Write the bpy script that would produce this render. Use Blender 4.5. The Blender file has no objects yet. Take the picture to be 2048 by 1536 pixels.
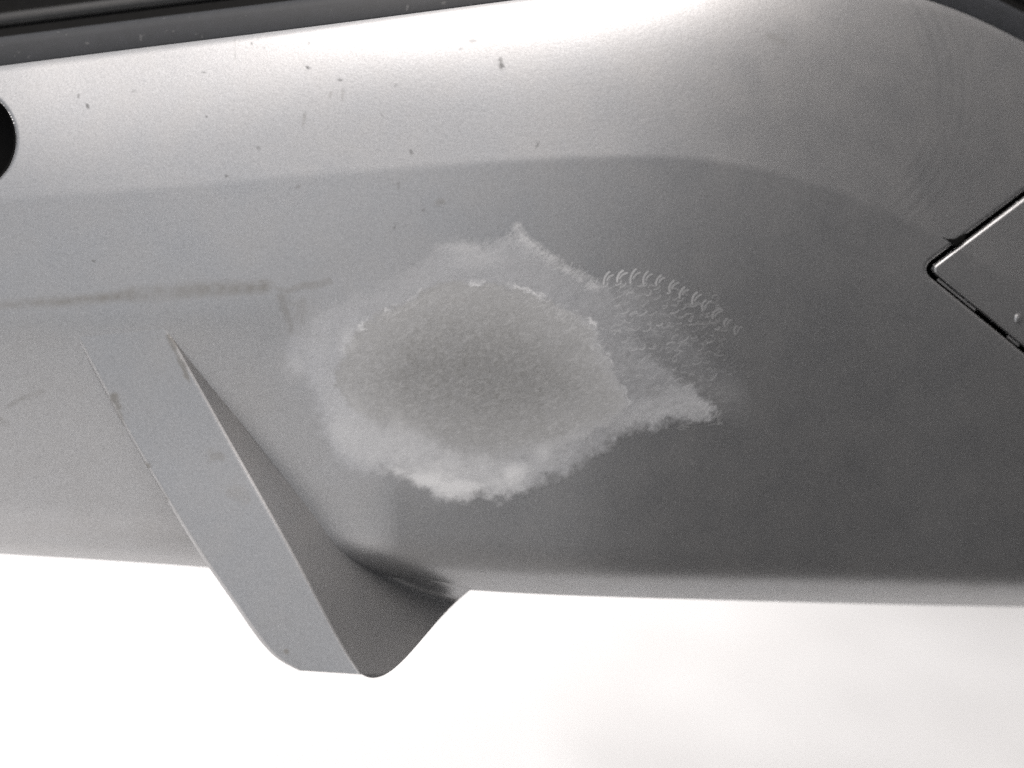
import bpy, math
import numpy as np
from mathutils import Vector, Matrix

# ------------------------------------------------------------------ camera, sky, sun, exposure
D0 = 0.30                       # lens to the sanded patch (m)
S = 0.30 / 2048.0               # metres per photograph pixel at that distance
PITCH = math.radians(20.0)      # the lens looks down at the bumper
CAM_Z = 0.52
SUN_EL, SUN_AZ = math.radians(86.0), math.radians(20.0)   # azimuth from the lens' back, negative = left

scene = bpy.context.scene
scene.render.engine = 'CYCLES'
scene.cycles.use_denoising = False      # keep the fine grain of paint and dust
cam_data = bpy.data.cameras.new('camera')
cam = bpy.data.objects.new('camera', cam_data)
scene.collection.objects.link(cam)
cam.location = (0, 0, CAM_Z)
cam.rotation_euler = (math.pi / 2 - PITCH, 0, 0)
cam_data.sensor_width = 36.0
cam_data.lens = 36.0 * D0 / 0.30
cam_data.clip_start, cam_data.clip_end = 0.01, 500.0
cam_data.dof.use_dof = True
cam_data.dof.focus_distance = D0 + 0.006
cam_data.dof.aperture_fstop = cam_data.lens / 9.5    # a wide opening, shallow focus
scene.camera = cam

world = bpy.data.worlds.new('World'); scene.world = world
world.use_nodes = True
wn = world.node_tree.nodes; wl = world.node_tree.links
sky = wn.new('ShaderNodeTexSky'); sky.sky_type = 'NISHITA'; sky.sun_disc = False
sky.sun_elevation = SUN_EL
sky.air_density = 1.0; sky.dust_density = 4.0; sky.ozone_density = 1.0
wn['Background'].inputs['Strength'].default_value = 0.05
hs = wn.new('ShaderNodeHueSaturation'); hs.inputs['Saturation'].default_value = 0.16     # thin even cloud
wl.new(sky.outputs[0], hs.inputs['Color']); wl.new(hs.outputs[0], wn['Background'].inputs['Color'])

# the sun stands behind the lens (towards -Y), high and a little to the left
sd = Vector((math.sin(SUN_AZ) * math.cos(SUN_EL), -math.cos(SUN_AZ) * math.cos(SUN_EL), math.sin(SUN_EL)))
sky.sun_rotation = math.atan2(sd.x, sd.y)
sun_data = bpy.data.lights.new('sun', 'SUN')
sun_data.energy = 0.78; sun_data.angle = math.radians(50.0); sun_data.color = (1.0, 0.91, 0.85)
sun = bpy.data.objects.new('sun', sun_data); scene.collection.objects.link(sun)
sun.rotation_euler = sd.to_track_quat('Z', 'Y').to_euler()
sun.location = (0, -2, 4)

vs = scene.view_settings
vs.view_transform = 'Standard'; vs.look = 'None'; vs.gamma = 1.0; vs.use_curve_mapping = False
vs.exposure = 1.70

# ------------------------------------------------------------------ helpers
CM = np.array(Matrix.Translation(cam.location) @ cam.rotation_euler.to_matrix().to_4x4())
def world_pts(px, py, h):
    """point that lies h metres in front of the bumper's reference plane, on the sight line through (px, py)"""
    px, py, h = np.broadcast_arrays(np.asarray(px, float), np.asarray(py, float), np.asarray(h, float))
    d = D0 - h
    x = (px - 1024) * S / D0 * d; y = -(py - 768) * S / D0 * d; z = -d
    P = np.stack([x, y, z], -1)
    return P @ CM[:3, :3].T + CM[:3, 3]

def spline(xs, ys):
    xs = np.asarray(xs, float); ys = np.asarray(ys, float); n = len(xs)
    hh = np.diff(xs); A = np.zeros((n, n)); r = np.zeros(n); A[0, 0] = A[-1, -1] = 1
    for i in range(1, n - 1):
        A[i, i-1] = hh[i-1]; A[i, i] = 2 * (hh[i-1] + hh[i]); A[i, i+1] = hh[i]
        r[i] = 3 * ((ys[i+1] - ys[i]) / hh[i] - (ys[i] - ys[i-1]) / hh[i-1])
    c = np.linalg.solve(A, r)
    b = np.diff(ys) / hh - hh * (2 * c[:-1] + c[1:]) / 3; d = np.diff(c) / (3 * hh)
    def f(x):
        x = np.asarray(x, float)
        i = np.clip(np.searchsorted(xs, x) - 1, 0, n - 2); t = np.clip(x, xs[0], xs[-1]) - xs[i]
        out = ys[i] + b[i] * t + c[i] * t * t + d[i] * t ** 3
        lo = x < xs[0]; hi = x > xs[-1]
        out = np.where(lo, ys[0] + b[0] * (x - xs[0]), out)
        sl = b[-1] + 2 * c[-2] * hh[-1] + 3 * d[-1] * hh[-1] ** 2
        return np.where(hi, ys[-1] + sl * (x - xs[-1]), out)
    return f

def smooth(a, b, x):
    t = np.clip((x - a) / (b - a), 0, 1); return t * t * (3 - 2 * t)

def vnoise(px, py, cell, seed):
    rng = np.random.RandomState(seed); G = rng.rand(257, 257)
    x = px / cell + 1000.3; y = py / cell + 1000.7
    xi = np.floor(x).astype(int); yi = np.floor(y).astype(int)
    fx = x - xi; fy = y - yi; fx = fx * fx * (3 - 2 * fx); fy = fy * fy * (3 - 2 * fy)
    a = G[yi % 257, xi % 257]; b = G[yi % 257, (xi + 1) % 257]
    c = G[(yi + 1) % 257, xi % 257]; d = G[(yi + 1) % 257, (xi + 1) % 257]
    return (a * (1 - fx) + b * fx) * (1 - fy) + (c * (1 - fx) + d * fx) * fy

def fbm(px, py, cell, seed, octv=4, gain=0.55):
    s = 0; w = 1; t = 0
    for k in range(octv):
        s = s + w * vnoise(px, py, cell / 2 ** k, seed + 17 * k); t += w; w *= gain
    return s / t

def poly_sdf(px, py, poly):
    """signed distance to a closed outline, negative inside"""
    P = np.asarray(poly, float); d2 = np.full(px.shape, 1e12); ins = np.zeros(px.shape, bool)
    for i in range(len(P)):
        a = P[i]; b = P[(i + 1) % len(P)]; e = b - a
        wx = px - a[0]; wy = py - a[1]
        t = np.clip((wx * e[0] + wy * e[1]) / (e @ e), 0, 1)
        d2 = np.minimum(d2, (wx - t * e[0]) ** 2 + (wy - t * e[1]) ** 2)
        c = ((a[1] > py) != (b[1] > py))
        if e[1] != 0:
            ins ^= c & (px < a[0] + (py - a[1]) * e[0] / e[1])
    return np.where(ins, -1, 1) * np.sqrt(d2)

def seg_dist(px, py, pts):
    d2 = np.full(px.shape, 1e12)
    for a, b in zip(pts[:-1], pts[1:]):
        ex, ey = b[0] - a[0], b[1] - a[1]; wx = px - a[0]; wy = py - a[1]
        t = np.clip((wx * ex + wy * ey) / (ex * ex + ey * ey + 1e-9), 0, 1)
        d2 = np.minimum(d2, (wx - t * ex) ** 2 + (wy - t * ey) ** 2)
    return np.sqrt(d2)

def grid_faces(nr, nc, mask=None):
    i = np.arange(nr * nc).reshape(nr, nc)
    q = np.stack([i[:-1, :-1], i[1:, :-1], i[1:, 1:], i[:-1, 1:]], -1)
    return q[mask] if mask is not None else q.reshape(-1, 4)

def make_mesh(name, verts, quads, mat, parent=None, attrs=None, label=None, shade=True):
    verts = np.asarray(verts, np.float32).reshape(-1, 3); quads = np.asarray(quads, np.int32)
    used = np.unique(quads); remap = np.full(len(verts), -1, np.int32); remap[used] = np.arange(len(used))
    verts = verts[used]; quads = remap[quads]
    me = bpy.data.meshes.new(name)
    me.vertices.add(len(verts)); me.vertices.foreach_set('co', verts.ravel())
    me.loops.add(quads.size); me.loops.foreach_set('vertex_index', quads.ravel())
    me.polygons.add(len(quads)); me.polygons.foreach_set('loop_start', np.arange(0, quads.size, 4, dtype=np.int32))
    me.update(calc_edges=True); me.validate()
    for k, a in (attrs or {}).items():
        at = me.attributes.new(k, 'FLOAT', 'POINT'); at.data.foreach_set('value', np.asarray(a, np.float32).ravel()[used])
    if shade:
        me.polygons.foreach_set('use_smooth', np.ones(len(quads), bool))
    me.materials.append(mat)
    o = bpy.data.objects.new(name, me); scene.collection.objects.link(o)
    if parent: o.parent = parent
    if label: o['label'] = label
    return o

# ------------------------------------------------------------------ materials
def new_mat(name):
    m = bpy.data.materials.new(name); m.use_nodes = True
    return m, m.node_tree.nodes, m.node_tree.links, m.node_tree.nodes['Principled BSDF']

def attr(n, name):
    a = n.new('ShaderNodeAttribute'); a.attribute_name = name; return a.outputs['Fac']

def mixc(n, l, fac, a, b, blend='MIX'):
    m = n.new('ShaderNodeMix'); m.data_type = 'RGBA'; m.blend_type = blend
    for s, v in ((m.inputs['Factor'], fac), (m.inputs['A'], a), (m.inputs['B'], b)):
        if hasattr(v, 'links'): l.new(v, s)
        else: s.default_value = v if not isinstance(v, tuple) else v + (1,)
    return m.outputs['Result']

def mixf(n, l, fac, a, b):
    m = n.new('ShaderNodeMix'); m.data_type = 'FLOAT'
    for s, v in ((m.inputs['Factor'], fac), (m.inputs['A'], a), (m.inputs['B'], b)):
        if hasattr(v, 'links'): l.new(v, s)
        else: s.default_value = v
    return m.outputs['Result']

def noise(n, l, co, scale, detail=2.0, rough=0.5):
    t = n.new('ShaderNodeTexNoise'); t.inputs['Scale'].default_value = scale
    t.inputs['Detail'].default_value = detail; t.inputs['Roughness'].default_value = rough
    l.new(co, t.inputs['Vector']); return t.outputs['Fac']

def ramp(n, l, f, p0, p1, c0=(0, 0, 0), c1=(1, 1, 1)):
    r = n.new('ShaderNodeValToRGB'); e = r.color_ramp.elements
    e[0].position, e[1].position = p0, p1; e[0].color = c0 + (1,); e[1].color = c1 + (1,)
    l.new(f, r.inputs['Fac']); return r.outputs['Color']

def paint_material(name, patch):
    """silver metallic lacquer with dust, dirt and (on the patch) sanded and filled areas"""
    m, n, l, b = new_mat(name)
    co = n.new('ShaderNodeTexCoord').outputs['Object']
    flake = noise(n, l, co, 1500, 2.5, 0.6)
    dust = noise(n, l, co, 60, 5, 0.6)
    col = ramp(n, l, flake, 0.25, 0.75, (0.365, 0.367, 0.373), (0.475, 0.478, 0.485))
    col = mixc(n, l, ramp(n, l, dust, 0.35, 0.75, (0, 0, 0), (0.16,) * 3), col, (0.43, 0.405, 0.375))
    dirt = attr(n, 'dirt'); speck = attr(n, 'speck')
    col = mixc(n, l, dirt, col, (0.22, 0.214, 0.203))
    col = mixc(n, l, speck, col, (0.025, 0.025, 0.025))
    metal = 0.88; rough = mixf(n, l, dust, 0.36, 0.50); coat = 0.15
    peel = noise(n, l, co, 620, 2.0, 0.5)
    pk = n.new('ShaderNodeMath'); pk.operation = 'MULTIPLY_ADD'; l.new(peel, pk.inputs[0]); pk.inputs[1].default_value = 1.3; l.new(flake, pk.inputs[2])
    bump_h = pk.outputs[0]; bump_d = 0.00004
    mote = ramp(n, l, noise(n, l, co, 520, 3, 0.55), 0.735, 0.80, (0, 0, 0), (0.5,) * 3)       # grains of pale dust
    col = mixc(n, l, mote, col, (0.62, 0.61, 0.60))
    metal = mixf(n, l, dirt, metal, 0.25); metal = mixf(n, l, speck, metal, 0.0)
    if patch:
        veil, core, white, scr = (attr(n, k) for k in ('veil', 'core', 'white', 'scratch'))
        grit = noise(n, l, co, 1900, 4, 0.7)
        vcol = ramp(n, l, grit, 0.3, 0.7, (0.33, 0.34, 0.36), (0.50, 0.51, 0.53))
        ccol = ramp(n, l, grit, 0.3, 0.7, (0.165, 0.166, 0.162), (0.315, 0.315, 0.308))
        ccol = mixc(n, l, ramp(n, l, noise(n, l, co, 620, 4, 0.7), 0.38, 0.68, (0.55,) * 3, (0, 0, 0)), ccol, (0.158, 0.157, 0.150))
        col = mixc(n, l, veil, col, vcol); col = mixc(n, l, core, col, ccol)
        col = mixc(n, l, white, col, (0.68, 0.685, 0.69)); col = mixc(n, l, scr, col, (0.60, 0.605, 0.61))
        for f, mv, rv in ((veil, 0.0, 0.7), (core, 0.0, 0.75), (white, 0.0, 0.85), (scr, 0.0, 0.6)):
            metal = mixf(n, l, f, metal, mv); rough = mixf(n, l, f, rough, rv)
        rub = n.new('ShaderNodeMath'); rub.operation = 'MAXIMUM'; l.new(veil, rub.inputs[0]); l.new(core, rub.inputs[1])
        gr = n.new('ShaderNodeMath'); gr.operation = 'MULTIPLY'; l.new(rub.outputs[0], gr.inputs[0]); l.new(noise(n, l, co, 850, 4, 0.7), gr.inputs[1])
        ad = n.new('ShaderNodeMath'); ad.operation = 'MULTIPLY_ADD'; l.new(gr.outputs[0], ad.inputs[0]); ad.inputs[1].default_value = 7.0; l.new(bump_h, ad.inputs[2])
        bump_h = ad.outputs[0]
        coat = mixf(n, l, veil, 0.15, 0.0)
        l.new(coat, b.inputs['Coat Weight'])
    else:
        b.inputs['Coat Weight'].default_value = coat
    b.inputs['Coat Roughness'].default_value = 0.22
    l.new(col, b.inputs['Base Color']); l.new(metal, b.inputs['Metallic']); l.new(rough, b.inputs['Roughness'])
    bp = n.new('ShaderNodeBump'); bp.inputs['Strength'].default_value = 0.35; bp.inputs['Distance'].default_value = bump_d
    l.new(bump_h, bp.inputs['Height']); l.new(bp.outputs['Normal'], b.inputs['Normal'])
    return m

PAINT = paint_material('silver_paint', False)
PATCH = paint_material('sanded_paint', True)

def plastic(name, c0, c1, rough, scale=300):
    m, n, l, b = new_mat(name)
    co = n.new('ShaderNodeTexCoord').outputs['Object']
    f = noise(n, l, co, scale, 4, 0.6)
    l.new(ramp(n, l, f, 0.3, 0.75, c0, c1), b.inputs['Base Color'])
    b.inputs['Roughness'].default_value = rough
    bp = n.new('ShaderNodeBump'); bp.inputs['Strength'].default_value = 0.3; bp.inputs['Distance'].default_value = 0.0001
    l.new(noise(n, l, co, 1500, 2), bp.inputs['Height']); l.new(bp.outputs['Normal'], b.inputs['Normal'])
    return m
BLACK = plastic('black_plastic', (0.003,) * 3, (0.006,) * 3, 0.7)
BLACK.node_tree.nodes['Principled BSDF'].inputs['Specular IOR Level'].default_value = 0.08
GLOSS = plastic('glossy_black_plastic', (0.010,) * 3, (0.016,) * 3, 0.42)

def trim_material():
    m, n, l, b = new_mat('grey_trim_plastic')
    co = n.new('ShaderNodeTexCoord').outputs['Object']
    c = ramp(n, l, noise(n, l, co, 250, 4, 0.6), 0.3, 0.75, (0.010, 0.012, 0.015), (0.017, 0.019, 0.024))
    c = mixc(n, l, ramp(n, l, noise(n, l, co, 420, 2, 0.4), 0.69, 0.78, (0, 0, 0), (0.6,) * 3), c, (0.11, 0.11, 0.11))
    l.new(c, b.inputs['Base Color']); b.inputs['Roughness'].default_value = 0.6
    return m
TRIM = trim_material()

def ground_material():
    m, n, l, b = new_mat('pale_concrete')
    co = n.new('ShaderNodeTexCoord').outputs['Object']
    c = ramp(n, l, noise(n, l, co, 3.2, 3, 0.5), 0.35, 0.65, (0.71, 0.71, 0.71), (0.75, 0.755, 0.76))
    sx = n.new('ShaderNodeSeparateXYZ'); l.new(co, sx.inputs[0])
    mm = n.new('ShaderNodeMath'); mm.operation = 'MULTIPLY_ADD'; l.new(noise(n, l, co, 2.3, 3, 0.55), mm.inputs[0])
    mm.inputs[1].default_value = 0.9; l.new(sx.outputs[0], mm.inputs[2])
    c = mixc(n, l, ramp(n, l, mm.outputs[0], 0.52, 1.05, (0, 0, 0), (0.9,) * 3), c, (0.42, 0.42, 0.42))     # greyer towards the right: shade put into the colour
    c = mixc(n, l, ramp(n, l, noise(n, l, co, 180, 4), 0.35, 0.7, (0, 0, 0), (0.15,) * 3), c, (0.45, 0.45, 0.45))
    l.new(c, b.inputs['Base Color']); b.inputs['Roughness'].default_value = 0.9
    return m
GROUND = ground_material()
ADDED_ASPHALT = plastic('added_asphalt', (0.035, 0.035, 0.036), (0.065, 0.064, 0.062), 0.9, 40)

# ------------------------------------------------------------------ ground
gq = np.array([(-60, -60, 0), (60, -60, 0), (60, 60, 0), (-60, 60, 0)], float)
ground = make_mesh('ground', gq, [[0, 1, 2, 3]], ADDED_ASPHALT, shade=False)  # dark surface out of view, added for the lower paint to reflect
ground['kind'] = 'structure'
pq = np.array([(-9, -9, 0.004), (-0.25, -9, 0.004), (-0.25, 0.19, 0.004), (-9, 0.19, 0.004), (9, 0.19, 0.004), (9, 14, 0.004), (-9, 14, 0.004), (-0.25, 14, 0.004)], float)  # the left arm in front is unseen, added to brighten the paint's reflections
pavement = make_mesh('pavement', pq, [[0, 1, 2, 3], [3, 2, 7, 6], [2, 4, 5, 7]], GROUND, shade=False)
pavement['kind'] = 'structure'
# mid-grey strip added out of view, softens the ground edge reflected in the paint
REFLECTION_STRIP = plastic('reflection_strip_grey', (0.20, 0.20, 0.20), (0.34, 0.34, 0.335), 0.9, 30)
uq = np.array([(-0.246, -9, 0.005), (0.12, -9, 0.005), (0.12, 0.186, 0.005), (-0.246, 0.186, 0.005)], float)
reflection_strip = make_mesh('reflection_strip', uq, [[0, 1, 2, 3]], REFLECTION_STRIP, shade=False)
reflection_strip['kind'] = 'structure'
# unseen dark slab added at the right so the paint reflects something dark
def box(x0, x1, y0, y1, z0, z1):
    v = [(x, y, z) for z in (z0, z1) for x, y in ((x0, y0), (x1, y0), (x1, y1), (x0, y1))]
    return v, [[3, 2, 1, 0], [4, 5, 6, 7], [0, 1, 5, 4], [1, 2, 6, 5], [2, 3, 7, 6], [3, 0, 4, 7]]
wv, wq = box(0.85, 1.05, -4.0, 1.5, 0.0, 2.3)
added_wall = make_mesh('added_wall', wv, wq, plastic('added_wall_dark', (0.10, 0.102, 0.105), (0.15, 0.15, 0.15), 0.9, 25), shade=False)
added_wall['kind'] = 'structure'

# ------------------------------------------------------------------ bumper form
CREASE = spline([-300, 0, 300, 600, 900, 1200, 1400, 1550, 1700, 1853, 1921, 2048, 2350],
                [424, 400, 378, 352, 330, 314, 319, 346, 393, 462, 503, 568, 730])
TOP = spline([-300, 0, 250, 500, 750, 1000, 1250, 1500, 1700, 1860, 1950, 2048, 2350],
             [168, 132, 100, 69, 37, 4, -26, -42, -30, 2, 36, 84, 250])
BOT = spline([-300, 0, 200, 400, 700, 1000, 1300, 1700, 2048, 2350],
             [1092, 1108, 1120, 1134, 1160, 1184, 1196, 1207, 1214, 1218])
XL, XR = -640, 2480

# horizontal turn of the bumper: faces slightly left at the left, turns away at the right
_xs = np.linspace(-700, 2700, 3401)
YAW = spline([-700, 0, 600, 1000, 1400, 1800, 2100, 2700], [-6, -3, -1.5, 1.5, 8.5, 15.5, 20, 30])
_hx = -np.cumsum(np.tan(np.radians(YAW(_xs)))) * S
_hx -= np.interp(1000, _xs, _hx)
def HX(px): return np.interp(px, _xs, _hx)

def tilt(px, py):
    """upward tilt in degrees of the surface"""
    d = py - CREASE(px); dt = py - TOP(px); db = BOT(px) - py
    up = 8.5 - 4.5 * smooth(150, 900, px) + 21 * np.clip(-d / (CREASE(px) - TOP(px)), 0, 1.1) ** (1.25 + 1.75 * smooth(100, 950, px))
    low = -2.0 + 5.0 * (1 - smooth(300, 1150, px)) - 7 * np.clip(d / 800, 0, 1.2) - 6.5 * smooth(1100, 1900, px) * smooth(0, 260, d)
    t = up + (low - up) * smooth(-9, 11, d)
    t = t + 34 * (1 - smooth(0, 26, dt)) ** 1.5
    t = t - 66 * (1 - smooth(0, 140, db)) ** 2.4
    # below the dirty line at the left the surface steps back
    w = 1 - smooth(420, 800, px)
    t = t - 11 * w * smooth(-14, 95, py - (612 - 0.062 * px))
    return t

NX, NY = 1248, 520
_gx = np.linspace(XL, XR, NX)
_gv = np.linspace(0, 1, NY)
GPX = np.repeat(_gx[None, :], NY, 0)
GPY = TOP(_gx)[None, :] + (BOT(_gx) - TOP(_gx))[None, :] * _gv[:, None]
_sl = np.tan(np.radians(np.clip(tilt(GPX, GPY), -80, 75)))
_dy = np.gradient(GPY, axis=0)
_c = np.cumsum(_sl * _dy, axis=0) * S
_rowc = (CREASE(_gx) - TOP(_gx)) / (BOT(_gx) - TOP(_gx)) * (NY - 1)
_r0 = np.clip(np.floor(_rowc).astype(int), 0, NY - 2); _f = _rowc - _r0
_anchor = _c[_r0, np.arange(NX)] * (1 - _f) + _c[_r0 + 1, np.arange(NX)] * _f
GH = _c - _anchor[None, :] + HX(_gx)[None, :]
# polishing rings at the right
_r = np.hypot(GPX - 1640, (GPY - 170) * 0.9)
GH += 0.000042 * (fbm(GPX, GPY, 90, 9, 3) ** 1.5) * np.sin((_r + 26 * fbm(GPX, GPY, 160, 8, 2)) / 24 * 2 * np.pi) * smooth(190, 240, _r) * (1 - smooth(300, 340, _r)) * smooth(1760, 1850, GPX)
# slight unevenness of a real pressing
GH += 0.00035 * (fbm(GPX, GPY, 420, 5, 2) - 0.5)

def H(px, py):
    """surface height by bilinear lookup"""
    px = np.asarray(px, float); py = np.asarray(py, float)
    fx = np.clip((px - XL) / (XR - XL) * (NX - 1), 0, NX - 1.001)
    fv = np.clip((py - TOP(px)) / (BOT(px) - TOP(px)) * (NY - 1), 0, NY - 1.001)
    i = fx.astype(int); j = fv.astype(int); a = fx - i; b = fv - j
    return ((GH[j, i] * (1 - a) + GH[j, i + 1] * a) * (1 - b) + (GH[j + 1, i] * (1 - a) + GH[j + 1, i + 1] * a) * b)

# outlines of the openings
def hole_sdf(px, py):
    return (np.hypot((px + 60) / 92, (py - 280) / 100) - 1) * 92
def cover_sdf(px, py):
    # rounded corner of the towing-eye cover, negative inside
    n1 = (-0.601, -0.799); n2 = (-0.632, 0.775)
    c = (1858, 538); r = 17.0
    d1 = (px - c[0]) * n1[0] + (py - c[1]) * n1[1] + r * 0.95
    d2 = (px - c[0]) * n2[0] + (py - c[1]) * n2[1] + r * 0.95
    return np.minimum(np.maximum(d1, d2), 0) + np.hypot(np.maximum(d1, 0), np.maximum(d2, 0)) - r
def cover_full(px, py):
    # closed at the far side, outside the picture
    return np.maximum(cover_sdf(px, py), (px - 2290))

GAP_IN, GAP_OUT = 1.0, 10.5      # gap between cover and shell

# dirt marks
SPECKS = [(945, 82, 4), (618, 86, 3), (503, 86, 3), (528, 94, 3), (408, 145, 3.2), (267, 183, 3.4), (157, 192, 2.6), (176, 212, 3.2),
          (517, 296, 5), (453, 352, 3.6), (791, 170, 4.2), (823, 304, 4), (616, 135, 3.8), (595, 374, 3), (790, 452, 3.4), (140, 413, 3),
          (235, 510, 3), (187, 521, 2.5), (922, 98, 2.6), (797, 370, 4.5), (765, 232, 3), (680, 160, 2.5), (413, 233, 2.4),
          (1000, 120, 5), (1003, 132, 6), (323, 243, 2), (848, 420, 2), (1076, 289, 3), (1385, 925, 3)]
def speck_mask(px, py):
    s = np.zeros(px.shape); wob = (fbm(px, py, 8, 91, 3) - 0.5) * 7
    for i, (x, y, r) in enumerate(SPECKS):
        k = (np.abs(px - x) < 20) & (np.abs(py - y) < 20)
        an = i * 2.4; ca, sa = math.cos(an), math.sin(an); el = 0.45 + 0.5 * ((i * 13) % 7) / 7
        u_ = (px[k] - x) * ca + (py[k] - y) * sa; v_ = -(px[k] - x) * sa + (py[k] - y) * ca
        d = np.hypot(u_ * el, v_) + wob[k]
        s[k] = np.maximum(s[k], (1 - smooth(r * 0.15, r * 1.3, d)) * (0.22 + 0.5 * ((i * 7) % 5) / 5))
    return s

def dirt_mask(px, py):
    wx = (fbm(px, py, 40, 31, 3) - 0.5); fine = fbm(px, py, 14, 33, 3)
    d = np.zeros(px.shape)
    # the long brownish smear at the left
    lo = np.interp(px, [-300, 0, 300, 540, 565], [637, 620, 604, 586, 580])
    up = np.interp(px, [-300, 0, 200, 260, 400, 545, 565], [622, 604, 588, 577, 562, 563, 574])
    band = smooth(-10, 12, py - up + 12 * wx) * (1 - smooth(-12, 8, py - lo + 8 * wx)) * (1 - smooth(525, 556, px))
    d = np.maximum(d, band * (0.20 + 0.75 * fine) * (0.55 + 0.9 * fbm(px, py, 120, 37, 3)))
    def stroke(pts, w, a, feather=1.0):
        nonlocal d
        k = seg_dist(px, py, pts) + wx * w * 1.3
        d = np.maximum(d, a * (1 - smooth(w * (1 - feather) * 0.5, w, k)) * (0.9 + 0.9 * fine))
    stroke([(553, 577), (575, 583), (608, 570), (622, 572), (660, 562)], 9, 0.36)
    stroke([(520, 564), (548, 566)], 9, 0.36)
    stroke([(564, 594), (578, 636), (588, 664)], 17, 0.42); stroke([(604, 604), (604, 646)], 13, 0.26); stroke([(572, 606), (600, 612), (590, 640)], 17, 0.24)
    stroke([(18, 812), (32, 803), (46, 797)], 10, 0.4); stroke([(46, 797), (85, 782)], 9, 0.2); stroke([(2, 838), (10, 846)], 11, 0.2)
    stroke([(470, 78), (470, 118)], 4, 0.22); stroke([(610, 228), (606, 250)], 6, 0.35)
    stroke([(686, 182), (684, 200)], 5, 0.25); stroke([(662, 186), (660, 194)], 5, 0.25)
    stroke([(878, 404), (886, 403)], 10, 0.42); stroke([(868, 410), (874, 408)], 5, 0.2)
    stroke([(1535, 72), (1555, 76), (1572, 88)], 13, 0.3); stroke([(1560, 68), (1570, 66)], 7, 0.2)
    stroke([(1690, 60), (1730, 40), (1775, 32)], 14, 0.10)
    stroke([(1003, 122), (1001, 135)], 8, 0.35)
    return np.clip(d, 0, 1)

bumper = bpy.data.objects.new('car_bumper', None)
scene.collection.objects.link(bumper)
bumper['label'] = 'scuffed silver car bumper with a large sanded repair patch and a protruding fin'
bumper['category'] = 'bumper'
_b0 = world_pts(1024, 1190, float(H(1024, 1180)))
bumper.location = Vector((0, 0, 0))

# shell with openings; grid points next to an opening are drawn onto its outline
def cut_grid(px, py, sdf, level, keep_outside, cell):
    """move the points near the outline onto it, return the keep mask"""
    s = sdf(px, py) - level
    e = 0.5
    gx = (sdf(px + e, py) - sdf(px - e, py)) / (2 * e); gy = (sdf(px, py + e) - sdf(px, py - e)) / (2 * e)
    g2 = gx * gx + gy * gy + 1e-9
    near = np.abs(s) < cell * 0.75
    px = np.where(near, px - s * gx / g2, px); py = np.where(near, py - s * gy / g2, py)
    s2 = np.where(near, 0.0, s)
    return px, py, (s2 >= 0 if keep_outside else s2 <= 0)

px, py = GPX.copy(), GPY.copy()
px, py, k1 = cut_grid(px, py, hole_sdf, 0.0, True, 2.5)
px, py, k2 = cut_grid(px, py, cover_full, GAP_OUT, True, 2.5)
hh = GH.copy()
rim = np.minimum(hole_sdf(px, py), cover_full(px, py) - GAP_OUT)
hh -= 0.0009 * (1 - smooth(-1, 7, rim)) ** 2
kv = k1 & k2
fm = kv[:-1, :-1] & kv[1:, :-1] & kv[1:, 1:] & kv[:-1, 1:]
make_mesh('bumper_shell', world_pts(px, py, hh), grid_faces(NY, NX, fm), PAINT, bumper,
          {'dirt': dirt_mask(px, py), 'speck': speck_mask(px, py)})

# the edge that runs back under the bottom of the bumper
us = np.linspace(0, 1, 14)
ux = np.repeat(_gx[None, ::3], len(us), 0)
uy = BOT(ux) - us[:, None] ** 0.6 * 6
uh = H(ux, BOT(ux)) - us[:, None] * 0.07
make_mesh('lower_return', world_pts(ux, uy, uh), grid_faces(*ux.shape), PAINT, bumper)

# ------------------------------------------------------------------ towing-eye cover
cx = np.linspace(1835, 2300, 300); cy = np.linspace(180, 980, 460)
CX, CY = np.meshgrid(cx, cy)
CX, CY, kc = cut_grid(CX, CY, cover_full, GAP_IN, False, 1.7)
sdc = -(cover_full(CX, CY) - GAP_IN)
ch = H(CX, CY) - 0.00025 - 0.0016 * np.clip(1 - sdc / 9.0, 0, 1) ** 2.2
fm = kc[:-1, :-1] & kc[1:, :-1] & kc[1:, 1:] & kc[:-1, 1:]
cover = make_mesh('towing_eye_cover', world_pts(CX, CY, ch), grid_faces(*CX.shape, fm), PAINT, bumper,
          {'dirt': dirt_mask(CX, CY), 'speck': np.zeros(CX.shape)}, label='snap-in square cover in the bumper, seen by its rounded corner')
# wall of the cover, running back into the gap
ang = np.linspace(0, 1, 200)
def cover_outline(level, n=260):
    n1 = np.array((-0.601, -0.799)); n2 = np.array((-0.632, 0.775)); c = np.array((1858.0, 538.0)); r = 17.0
    # corner of the inner (offset) lines
    A = np.array([n1, n2]); k = np.linalg.solve(A, np.array([-r * 0.95] * 2)) + c
    R = r + level
    t1 = np.array((0.799, -0.601)); t2 = np.array((0.775, 0.632))
    a1 = math.atan2(n1[1], n1[0]); a2 = math.atan2(n2[1], n2[0]); a1 += 2 * math.pi if a1 < 0 else 0
    up = [k + n1 * R + t1 * s for s in np.linspace(520, 0, n // 2)]
    arc = [k + R * np.array((math.cos(a), math.sin(a))) for a in np.linspace(a1, a2, 24)[1:-1]]
    dn = [k + n2 * R + t2 * s for s in np.linspace(0, 520, n // 2)]
    P = np.array(up + arc + dn)
    return P[P[:, 0] < 2300]
P = cover_outline(GAP_IN)
ws = np.linspace(0, 1, 6)[:, None]
wx_ = np.repeat(P[None, :, 0], 6, 0); wy_ = np.repeat(P[None, :, 1], 6, 0)
hb = H(P[:, 0], P[:, 1]) - 0.00185
make_mesh('cover_wall', world_pts(wx_, wy_, hb[None] - ws * 0.006), grid_faces(*wx_.shape), PAINT, cover)
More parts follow.
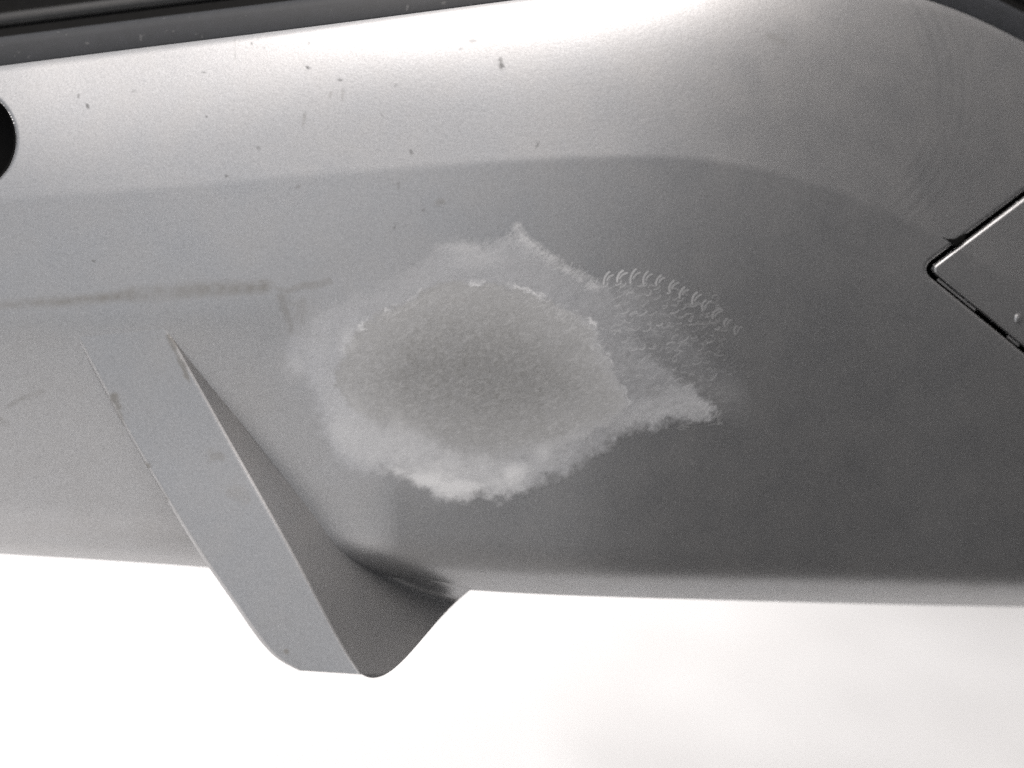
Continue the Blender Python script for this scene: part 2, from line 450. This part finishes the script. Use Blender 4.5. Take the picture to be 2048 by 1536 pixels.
# shell's inner wall at the gap and the dark recess behind
P2 = cover_outline(GAP_OUT)
wx_ = np.repeat(P2[None, :, 0], 6, 0); wy_ = np.repeat(P2[None, :, 1], 6, 0)
hb2 = H(P2[:, 0], P2[:, 1]) - 0.0009
rx, ry = np.meshgrid(np.linspace(1800, 2320, 40), np.linspace(150, 1000, 60))
recess = make_mesh('cover_recess', world_pts(rx, ry, H(rx, ry) - 0.0075), grid_faces(*rx.shape), BLACK, bumper)
make_mesh('recess_wall', world_pts(wx_, wy_, hb2[None] - ws * 0.0068), grid_faces(*wx_.shape), BLACK, recess)
# pale clips showing in the lower gap
def gap_clip(s0, s1):
    n2 = np.array((-0.632, 0.775)); t2 = np.array((0.775, 0.632)); base = np.array((1858.0, 538.0)) + n2 * 1.0
    ss = np.linspace(s0, s1, 30); oo = np.array([1.6, 2.4, 6.2, 7.0]); dz = np.array([-0.0016, -0.0006, -0.0006, -0.0016])
    X = base[0] + t2[0] * ss[None] + n2[0] * oo[:, None]; Y = base[1] + t2[1] * ss[None] + n2[1] * oo[:, None]
    make_mesh('clip', world_pts(X, Y, H(X, Y) + dz[:, None]), grid_faces(*X.shape), PAINT, recess)
gap_clip(26, 124); gap_clip(206, 236)
# little moulded bump on the cover
u = np.linspace(0, 1, 24)[:, None]; a = np.linspace(0, 2 * np.pi, 32)[None]
bx = 2040 + 11 * u * np.cos(a) - 3; by = 638 + 15 * u * np.sin(a)
make_mesh('moulded_bump', world_pts(bx, by, H(bx, by) - 0.0005 + 0.0008 * (1 - u ** 2) ** 1.5), grid_faces(*bx.shape), PAINT, cover)

# torn fleck of black plastic at the cover's edge
CHIP = [(1884, 474), (1901, 478), (1913, 475), (1933, 465), (1927, 484), (1912, 493), (1906, 491), (1901, 484)]
kx, ky = np.meshgrid(np.arange(1880, 1938, 0.8), np.arange(460, 498, 0.8))
ks = poly_sdf(kx, ky, CHIP) + 2.5 * (fbm(kx, ky, 6, 151, 2) - 0.5)
km = (ks < 0)[:-1, :-1]
make_mesh('torn_fleck', world_pts(kx, ky, H(kx, ky) + 0.00012 + 0.0002 * np.clip(-ks / 3, 0, 1)), grid_faces(*kx.shape, km), BLACK, bumper)

# ------------------------------------------------------------------ round black opening at the left edge
a = np.linspace(0, 2 * np.pi, 97)[None]; lv = np.array([1.0, 0.985, 0.96, 0.95, 0.945, 0.94])[:, None]
dz = np.array([0.0009, 0.0022, 0.004, 0.008, 0.012, 0.016])[:, None]
hx_ = -60 + 92 * lv * np.cos(a); hy_ = 280 + 100 * lv * np.sin(a)
rimh = H(hx_[0], hy_[0])[None]
sock = make_mesh('sensor_socket', world_pts(hx_, hy_, rimh - dz), grid_faces(*hx_.shape), BLACK, bumper, label='empty round black opening in the upper band')
lv = np.linspace(0.95, 0.0, 8)[:, None]
fx_ = -60 + 92 * lv * np.cos(a); fy_ = 280 + 100 * lv * np.sin(a)
make_mesh('socket_floor', world_pts(fx_, fy_, np.full(fx_.shape, float(H(-60, 280))) - 0.014), grid_faces(*fx_.shape), BLACK, sock)

# ------------------------------------------------------------------ dark trim and grille above the bumper
tx = np.linspace(XL, XR, 400)
prof = [(7, -0.0030), (2, -0.0026), (-4, -0.0026), (-20, -0.0032), (-40, -0.0040), (-52, -0.0052), (-57, -0.0075), (-58, -0.0120), (-56, -0.030)]
TXg = np.repeat(tx[None], len(prof), 0)
TYg = np.stack([TOP(tx) + (p[0] if p[0] > 0 else p[0] * (1 - 0.0 * tx)) for p in prof])
THg = np.stack([H(tx, TOP(tx) + 1) + p[1] for p in prof])
make_mesh('rubber_trim', world_pts(TXg, TYg, THg), grid_faces(*TXg.shape), TRIM, bumper, label='dark grey dusty rubber trim along the upper edge')
def bar(off, r, back, name, mat):
    a = np.linspace(0, 2 * np.pi, 25)[:, None]
    X = np.repeat(tx[None, ::2], 25, 0); Y = TOP(X) - off + r * np.sin(a) / S / 1.0 * 1.0
    Hh = H(X, TOP(X) + 1) - back + r * np.cos(a)
    return make_mesh(name, world_pts(X, Y, Hh), grid_faces(*X.shape), mat, bumper)
bar(90, 0.0024, 0.020, 'grille_bar', GLOSS)
bar(150, 0.0026, 0.024, 'grille_bar', GLOSS)
gb = [(-30, -0.030), (-70, -0.045), (-160, -0.05), (-300, -0.05)]
X = np.repeat(tx[None, ::4], 4, 0)
make_mesh('grille_backing', world_pts(X, np.stack([TOP(tx[::4]) + g[0] for g in gb]), np.stack([H(tx[::4], TOP(tx[::4]) + 1) + g[1] for g in gb])),
          grid_faces(*X.shape), BLACK, bumper)

# ------------------------------------------------------------------ fin
NT = 150
T = np.linspace(0, 1, NT)
def path(pts):
    pts = np.asarray(pts, float); t = pts[:, 0]
    f = [spline(t, pts[:, i]) for i in range(1, pts.shape[1])]
    return [g(T) for g in f]
Lx, Ly = path([(0, 106, 590), (.06, 130, 635), (.25, 218, 800), (.5, 318, 975), (.72, 413, 1128), (.86, 482, 1228), (.93, 527, 1290), (.97, 562, 1322), (1, 598, 1341)])
Rx, Ry = path([(0, 296, 590), (.06, 323, 637), (.25, 418, 805), (.5, 520, 985), (.75, 622, 1170), (.93, 698, 1310), (1, 724, 1349)])
Bx, By = path([(0, 298, 590), (.06, 329, 638), (.25, 455, 800), (.5, 572, 945), (.7, 668, 1043), (.85, 780, 1120), (.94, 872, 1156), (1, 948, 1174)])
_sl = math.tan(math.radians(-1)) + (math.tan(math.radians(8.5)) + math.tan(math.radians(1))) * smooth(0.0, 0.55, T)
rise = np.cumsum(_sl) / NT * 0.105
hf = H(Rx[:1], Ry[:1])[0] - 0.00030 + rise      # the front face leaves the band above without a step
hL = H(Lx[:1], Ly[:1])[0] - 0.00030 + rise
hB = H(Bx, np.minimum(By, BOT(Bx) - 3)) - 0.0012
slope = (np.interp(By, Ry, hf) - hB) / (S * np.maximum(Bx - np.interp(By, Ry, Rx), 4))
slope = np.full(NT, 0.92)
secs = []
for i in range(NT):
    t = T[i]; cs = []
    # left wall from the shell to the front face (turned away from the lens)
    hw = float(H(Lx[i], min(Ly[i], float(BOT(Lx[i])) - 4))) - 0.004
    for q in np.linspace(0, 1, 6)[:-1]:
        cs.append((Lx[i] + 14 * (1 - q), Ly[i] - 3 * (1 - q), min(hw, hL[i] - 0.012) * (1 - q) + (hL[i] - 0.0014) * q))
    for q in (0.0, 0.3, 0.6, 1.0):
        cs.append((Lx[i] + 8 * q, Ly[i] + 0.3 * q, hL[i] - 0.0014 * (1 - q) ** 2))
    # front face
    for q in np.linspace(0.05, 0.995, 40):
        cs.append((Lx[i] + (Rx[i] - Lx[i]) * q, Ly[i] + (Ry[i] - Ly[i]) * q,
                   hL[i] + (hf[i] - hL[i]) * q - 0.0005 * max(0.0, (q - 0.95) / 0.05) ** 2))
    # rounded edge to the side wall, then the side wall with a fillet at the shell
    dx, dy, dh = Bx[i] - Rx[i], By[i] - Ry[i], hB[i] - hf[i]
    bul = smooth(0.84, 1.0, t)
    for q in np.linspace(0.0, 1, 44):
        bx_ = Rx[i] + dx * q; by_ = Ry[i] + dy * q
        by_ += bul * 320 * q * (1 - q) ** 2.6
        # a flat wall turned to the right, with a fillet where it meets the shell
        hp = np.interp(by_, Ry, hf) - slope[i] * S * (bx_ - np.interp(by_, Ry, Rx)) - 0.0005
        s_ = float(smooth(0.80, 1.0, q))
        hq = hp * (1 - s_) + hB[i] * s_
        cs.append((bx_, by_, hq))
    secs.append(cs)
# closing sections: the lower edge runs back, away from the lens
last = np.array(secs[-1])
cen = np.array((660.0, 1180.0))
for k in range(1, 9):
    f = k / 8.0
    n_ = last.copy(); n_[:, 2] -= 0.002 * (1 - math.cos(f * math.pi / 2)) + 0.03 * f ** 2
    n_[:, 0] += (cen[0] - last[:, 0]) * (0.004 * math.sin(f * math.pi) - 0.03 * 0 + 0.02 * f ** 2) ; n_[:, 1] += (cen[1] - last[:, 1]) * 0.05 * f ** 2
    secs.append([tuple(v) for v in n_])
FS = np.array(secs)
def fin_dirt(px, py):
    d = np.zeros(px.shape); fine = fbm(px, py, 12, 43, 3); wx = fbm(px, py, 20, 44, 3) - 0.5
    def st(pts, w, a):
        nonlocal d
        k = seg_dist(px, py, pts) + wx * w * 1.5
        d = np.maximum(d, a * (1 - smooth(w * 0.15, w, k)) * (1.1 + 1.1 * fine))
    st([(192, 787), (215, 825), (240, 858)], 6, 0.75); st([(228, 795), (236, 812)], 12, 0.6); st([(236, 812), (246, 850)], 7, 0.3)
    st([(245, 860), (285, 925)], 6, 0.35); st([(284, 930), (296, 933)], 9, 0.6); st([(300, 950), (330, 1000)], 9, 0.55)
    st([(425, 915), (445, 912)], 20, 0.3); st([(470, 985), (486, 990)], 22, 0.18); st([(572, 1302), (573, 1304)], 9, 0.55)
    st([(338, 672), (350, 700), (366, 735), (378, 765)], 8, 0.5)
    return np.clip(d, 0, 1)
# finer grid for the front so that the marks read
def refine(A, k, axis):
    n = A.shape[axis]; q = np.linspace(0, n - 1, (n - 1) * k + 1); i = np.clip(np.floor(q).astype(int), 0, n - 2); f = q - i
    sh = [1, 1, 1]; sh[axis] = -1; f = f.reshape(sh)
    return np.take(A, i, axis) * (1 - f) + np.take(A, i + 1, axis) * f
FR = refine(refine(FS, 3, 0), 3, 1)
make_mesh('spoiler_fin', world_pts(FR[..., 0], FR[..., 1], FR[..., 2]), grid_faces(*FR.shape[:2]), PAINT, bumper,
          {'dirt': np.maximum(fin_dirt(FR[..., 0], FR[..., 1]), dirt_mask(FR[..., 0], FR[..., 1])), 'speck': np.zeros(FR.shape[:2])}, label='angular fin running down past the lower edge')

# ------------------------------------------------------------------ sanded patch
qx = np.arange(520, 1530, 1.3); qy = np.arange(425, 1035, 1.3)
QX, QY = np.meshgrid(qx, qy)
VEIL = [(557, 742), (572, 695), (605, 645), (640, 602), (680, 570), (740, 545), (800, 520), (850, 508), (880, 494), (930, 484), (980, 488), (1015, 478),
        (1032, 450), (1050, 465), (1075, 490), (1110, 518), (1150, 543), (1192, 563), (1225, 566), (1250, 600), (1290, 640), (1330, 700), (1378, 748),
        (1418, 790), (1436, 808), (1424, 843), (1370, 836), (1310, 850), (1250, 868), (1200, 902), (1150, 935), (1100, 958), (1055, 980), (1018, 992),
        (985, 1000), (960, 994), (930, 1011), (890, 1006), (850, 976), (812, 960), (780, 944), (735, 952), (690, 938), (655, 914), (636, 870), (628, 820),
        (628, 782), (600, 766), (572, 762)]
CORE = [(670, 745), (690, 712), (702, 682), (728, 648), (755, 620), (800, 605), (842, 584), (880, 568), (950, 562), (1000, 570), (1060, 580), (1100, 600),
        (1140, 624), (1182, 634), (1200, 660), (1198, 686), (1220, 708), (1236, 740), (1250, 780), (1258, 815), (1222, 852), (1160, 880), (1105, 902),
        (1050, 920), (1000, 932), (930, 930), (880, 916), (820, 890), (770, 868), (730, 850), (695, 818), (676, 784)]
w1 = fbm(QX, QY, 60, 61, 5, 0.6) - 0.5; w2 = fbm(QX, QY, 60, 77, 5, 0.6) - 0.5
f1 = fbm(QX, QY, 16, 81, 4, 0.65) - 0.5; f2 = fbm(QX, QY, 16, 83, 4, 0.65) - 0.5
sv = poly_sdf(QX + 38 * w1 + 30 * f1, QY + 38 * w2 + 30 * f2, VEIL)
sc_ = poly_sdf(QX + 30 * w2 + 26 * f2, QY + 30 * w1 + 26 * f1, CORE)
cloud = fbm(QX, QY, 110, 101, 5, 0.55)
streak = fbm(QX + 0.4 * QY, (QY - 0.4 * QX) * 0.45, 26, 105, 4, 0.6)
grain = fbm(QX, QY, 7, 107, 3, 0.7)
brush = fbm((QX - 0.6 * QY) * 0.5, QY + 0.6 * QX, 11, 109, 3, 0.7)         # short slanting sanding strokes
# how soft the veil's edge is: wide at the upper left, tighter below right
fea = 13 + 12 * (1 - smooth(1000, 1200, QX)) + 60 * (1 - smooth(680, 900, QX)) * (1 - smooth(560, 660, QY)) + 55 * smooth(1170, 1300, QX) * (1 - smooth(690, 800, QY))
tone = -0.05 + 0.44 * cloud + 0.30 * streak + 0.44 * grain + 0.46 * brush
veil = (1 - smooth(-fea, 8, sv)) * tone * (0.85 + 0.55 * (1 - smooth(600, 820, QX)))
veil = np.maximum(veil, 0.30 * (1 - smooth(-10, 62, sv + 34 * w2)) * (1 - smooth(720, 980, QX)) * (0.2 + cloud + 0.3 * (grain - 0.5)))
lower = smooth(800, 900, QY)
core = (1 - smooth(-10 - (40 + 40 * (1 - smooth(780, 900, QX))) * lower * (1 - smooth(1080, 1240, QX)) - 26 * smooth(1080, 1200, QX), 6, sc_)) * np.clip(0.78 + 0.35 * (streak - 0.5) + 0.5 * (grain - 0.5), 0, 1)
# broken, grainy line along the edge of the core, only where the sander stopped
rimn = fbm(QX, QY, 30, 111, 3, 0.6)
rimw = np.exp(-((sc_ - 1) / 5.0) ** 2) * smooth(0.40, 0.68, rimn) * (0.35 + 0.9 * grain) * (1 - 0.75 * smooth(700, 860, QY))
# the edge of the core fades lighter, most of all at the lower left
edge = smooth(-115 + 62 * smooth(780, 920, QX), 4, sc_ + 60 * (cloud - 0.5) + 24 * w1)
lowleft = smooth(0.05, 1.0, ((QY - 712) / 230) + ((890 - QX) / 900))
inside = 1 - smooth(-46, 4, sv)
white = edge * inside * (0.12 + 0.46 * lowleft) * (0.15 + 0.80 * cloud + 0.35 * streak + 0.30 * (grain - 0.5)) * (1 - 0.75 * smooth(1080, 1220, QX))
white *= 1 - 0.45 * (1 - smooth(-2, 18, -sc_)) * (1 - smooth(800, 880, QY))
# fine sanding strokes and a paler border inside the core
white = np.maximum(white, (0.24 * smooth(-170, -10, sc_) + 0.10 * smooth(0.50, 0.85, fbm((QX - 0.6 * QY) * 0.45, QY + 0.6 * QX, 5.5, 119, 2, 0.6)) + 0.05 * (streak - 0.4)) * (1 - smooth(-12, 4, sc_)))
# chalk caked along the bottom
bx_ = smooth(700, 850, QX) * (1 - smooth(1010, 1190, QX))
chalk = smooth(0.30, 0.66, fbm(QX, QY, 64, 121, 5, 0.55)) * smooth(880, 950, QY) * bx_ * (1 - smooth(-22, 7, sv))
cake = np.zeros(QX.shape)
for x0, y0, sx_, sy_, am in ((805, 938, 46, 17, .45), (852, 955, 52, 24, .75), (925, 978, 56, 26, .85), (990, 960, 44, 24, .45), (1022, 948, 26, 26, .62), (880, 925, 120, 20, .30), (1085, 900, 22, 30, .35)):
    cake = np.maximum(cake, am * np.exp(-((QX + 50 * w1 - x0) / sx_) ** 2 - ((QY + 50 * w2 - y0) / sy_) ** 2))
white = np.maximum(white, np.clip(cake * (0.95 + 0.5 * cloud) + 0.40 * chalk, 0, 1) * (1 - smooth(-16, 8, sv)))
white = np.maximum(white, 0.85 * rimw)
# light wipes inside the core and beside it
for x0, y0, sx_, sy_, am in ((866, 650, 7, 46, .13), (888, 668, 13, 34, .15), (700, 690, 24, 38, .38), (720, 835, 36, 60, .34), (590, 735, 26, 24, .26), (640, 690, 40, 60, .14), (960, 520, 60, 22, .20), (930, 498, 40, 14, .22)):
    white = np.maximum(white, am * np.exp(-((QX + 24 * w1 - x0) / sx_) ** 2 - ((QY + 24 * w2 - y0) / sy_) ** 2) * (0.3 + cloud * 0.7 + 0.7 * grain))
# ragged ridge at the top right of the veil
rd = seg_dist(QX + 12 * f1, QY + 12 * f2, [(1036, 452), (1048, 476), (1090, 508), (1140, 540), (1195, 570)])
white = np.maximum(white, 0.40 * (1 - smooth(1, 17, rd)) * smooth(0.28, 0.72, 0.5 * brush + 0.5 * grain))
td = seg_dist(QX, QY, [(1250, 850), (1340, 822), (1420, 815)]) + 50 * w1
white = np.maximum(white, 0.24 * (1 - smooth(0, 60, td)) * (1 - smooth(-26, 6, sv)) * (0.5 + grain))
# curled sander marks
rng = np.random.RandomState(12)
scr = np.zeros(QX.shape)
def draw(pts, w, a):
    pts = np.asarray(pts); m = w * 2 + 2
    x0, y0 = pts.min(0) - m; x1, y1 = pts.max(0) + m
    i0, i1 = np.searchsorted(qx, [x0, x1]); j0, j1 = np.searchsorted(qy, [y0, y1])
    if i1 <= i0 or j1 <= j0: return
    s = np.s_[j0:j1, i0:i1]
    d = seg_dist(QX[s], QY[s], pts)
    scr[s] = np.maximum(scr[s], a * (1 - smooth(w * 0.2, w, d)))
def hook(x, y, L, ang, bend, w, a):
    """a short curved tick: length L, direction ang, sagitta bend"""
    c, s_ = math.cos(ang), math.sin(ang)
    t = np.linspace(-0.5, 0.5, 8); off = bend * (1 - 4 * t * t)
    draw(np.stack([x + c * L * t - s_ * off, y + s_ * L * t + c * off], 1), w, a)
R_ = math.radians
top = [(1213, 556), (1240, 552), (1266, 552), (1291, 555), (1317, 561), (1343, 572), (1364, 585), (1389, 596), (1408, 610), (1430, 628), (1452, 645), (1472, 660)]
for k, (x, y) in enumerate(top):
    f = 0.82 * (1 - 0.065 * k) * rng.uniform(0.7, 1.0); lean = R_(-70 + rng.uniform(-10, 10))
    hook(x, y, 29 * rng.uniform(.85, 1.1) * (1 - 0.035 * k), lean, -3.6, 3.2, f)
    hook(x + 7, y - 1, 16 * rng.uniform(.8, 1.2), lean + R_(26), -2.0, 2.8, f * 0.8)
    if k % 3 != 2: hook(x - 3, y + 14, 13, R_(-20 + rng.uniform(-20, 20)), 3.0, 2.2, f * 0.6)
for r in range(1, 14):
    for k in range(16):
        q = k * 0.72 + (0.36 if r % 2 else 0); i0 = min(int(q), len(top) - 2); fr = q - i0
        x = top[i0][0] + (top[i0 + 1][0] - top[i0][0]) * fr; y = top[i0][1] + (top[i0 + 1][1] - top[i0][1]) * fr
        xx = x + r * 4 + rng.uniform(-3, 3); yy = y + r * 18 + rng.uniform(-3, 3)
        if yy > 730 + 0.75 * (xx - 1250) or xx > 1500 or rng.rand() < 0.22: continue
        f = 0.48 * (1 - 0.85 * smooth(1310, 1490, xx)) * (1 - 0.03 * r) * rng.uniform(0.35, 1.0)
        lean = R_(-38 + 2.0 * r + rng.uniform(-14, 14))
        hook(xx, yy, rng.uniform(6, 19), lean, rng.uniform(1.5, 3.5) * (1 if rng.rand() < .7 else -1), 2.2, f)
        if rng.rand() < 0.4: hook(xx + 4, yy - 4, 8, lean - R_(45), 1.5, 2.0, f * 0.7)
# short strokes all over the veil at the right, and along its edges
for _ in range(300):
    x, y = rng.uniform(1150, 1440), rng.uniform(540, 860)
    if y < 556 + 0.1 * (x - 1180) or y > 640 + 0.95 * (x - 1180) + 60: continue
    hook(x, y, rng.uniform(7, 20), R_(rng.uniform(-50, 20)), rng.uniform(-3, 3.5), rng.uniform(2.0, 3.0), rng.uniform(0.05, 0.24))
for ax, ay, bx2, by2, n_, am in ((870, 505, 1030, 482, 46, .22), (1020, 470, 1195, 575, 110, .32), (1235, 812, 1425, 832, 40, .14), (1060, 580, 1220, 715, 60, .34), (720, 650, 960, 560, 60, .22), (1370, 770, 1436, 838, 50, .36), (670, 740, 720, 650, 26, .16)):
    for _ in range(n_):
        t = rng.rand(); x = ax + (bx2 - ax) * t + rng.uniform(-13, 13); y = ay + (by2 - ay) * t + rng.uniform(-11, 11)
        hook(x, y, rng.uniform(6, 18), R_(-45 + rng.uniform(-28, 28)), rng.uniform(-2.5, 2.5), rng.uniform(1.7, 2.5), am * rng.uniform(0.25, 1))
veil = np.clip(veil * (0.62 + 0.16 * smooth(850, 930, QY)), 0, 1)
# thin dust where the curls thin out
halo = (1 - smooth(-30, 95, sv)) ** 1.3 * smooth(1190, 1270, QX) * smooth(545, 590, QY) * (1 - smooth(-0.45, 0.25, (QY - 630 - 0.75 * (QX - 1200)) / 200))
veil = np.maximum(veil, 0.42 * halo * (0.2 + 0.5 * cloud + 0.4 * grain + 0.4 * brush))
core = core * (1 - 0.25 * white)
tot = np.maximum.reduce([veil, core, white, scr])
keep = tot > 0.012
fmask = keep[:-1, :-1] | keep[1:, :-1] | keep[1:, 1:] | keep[:-1, 1:]
relief = 0.00003 + 0.00005 * white * smooth(0.0, 30.0, -sv)
V = world_pts(QX, QY, H(QX, QY) + relief)
AT = {'veil': veil, 'core': core, 'white': white, 'scratch': scr, 'dirt': dirt_mask(QX, QY), 'speck': speck_mask(QX, QY)}
inner_f = (sc_ < 0)[:-1, :-1]
patch = make_mesh('sanded_patch', V, grid_faces(*QX.shape, fmask & ~inner_f), PATCH, bumper, AT, label='pale chalky sanded ring around the grey filled area')
make_mesh('filler_core', V, grid_faces(*QX.shape, fmask & inner_f), PATCH, patch, AT, label='dull beige grey filled area')
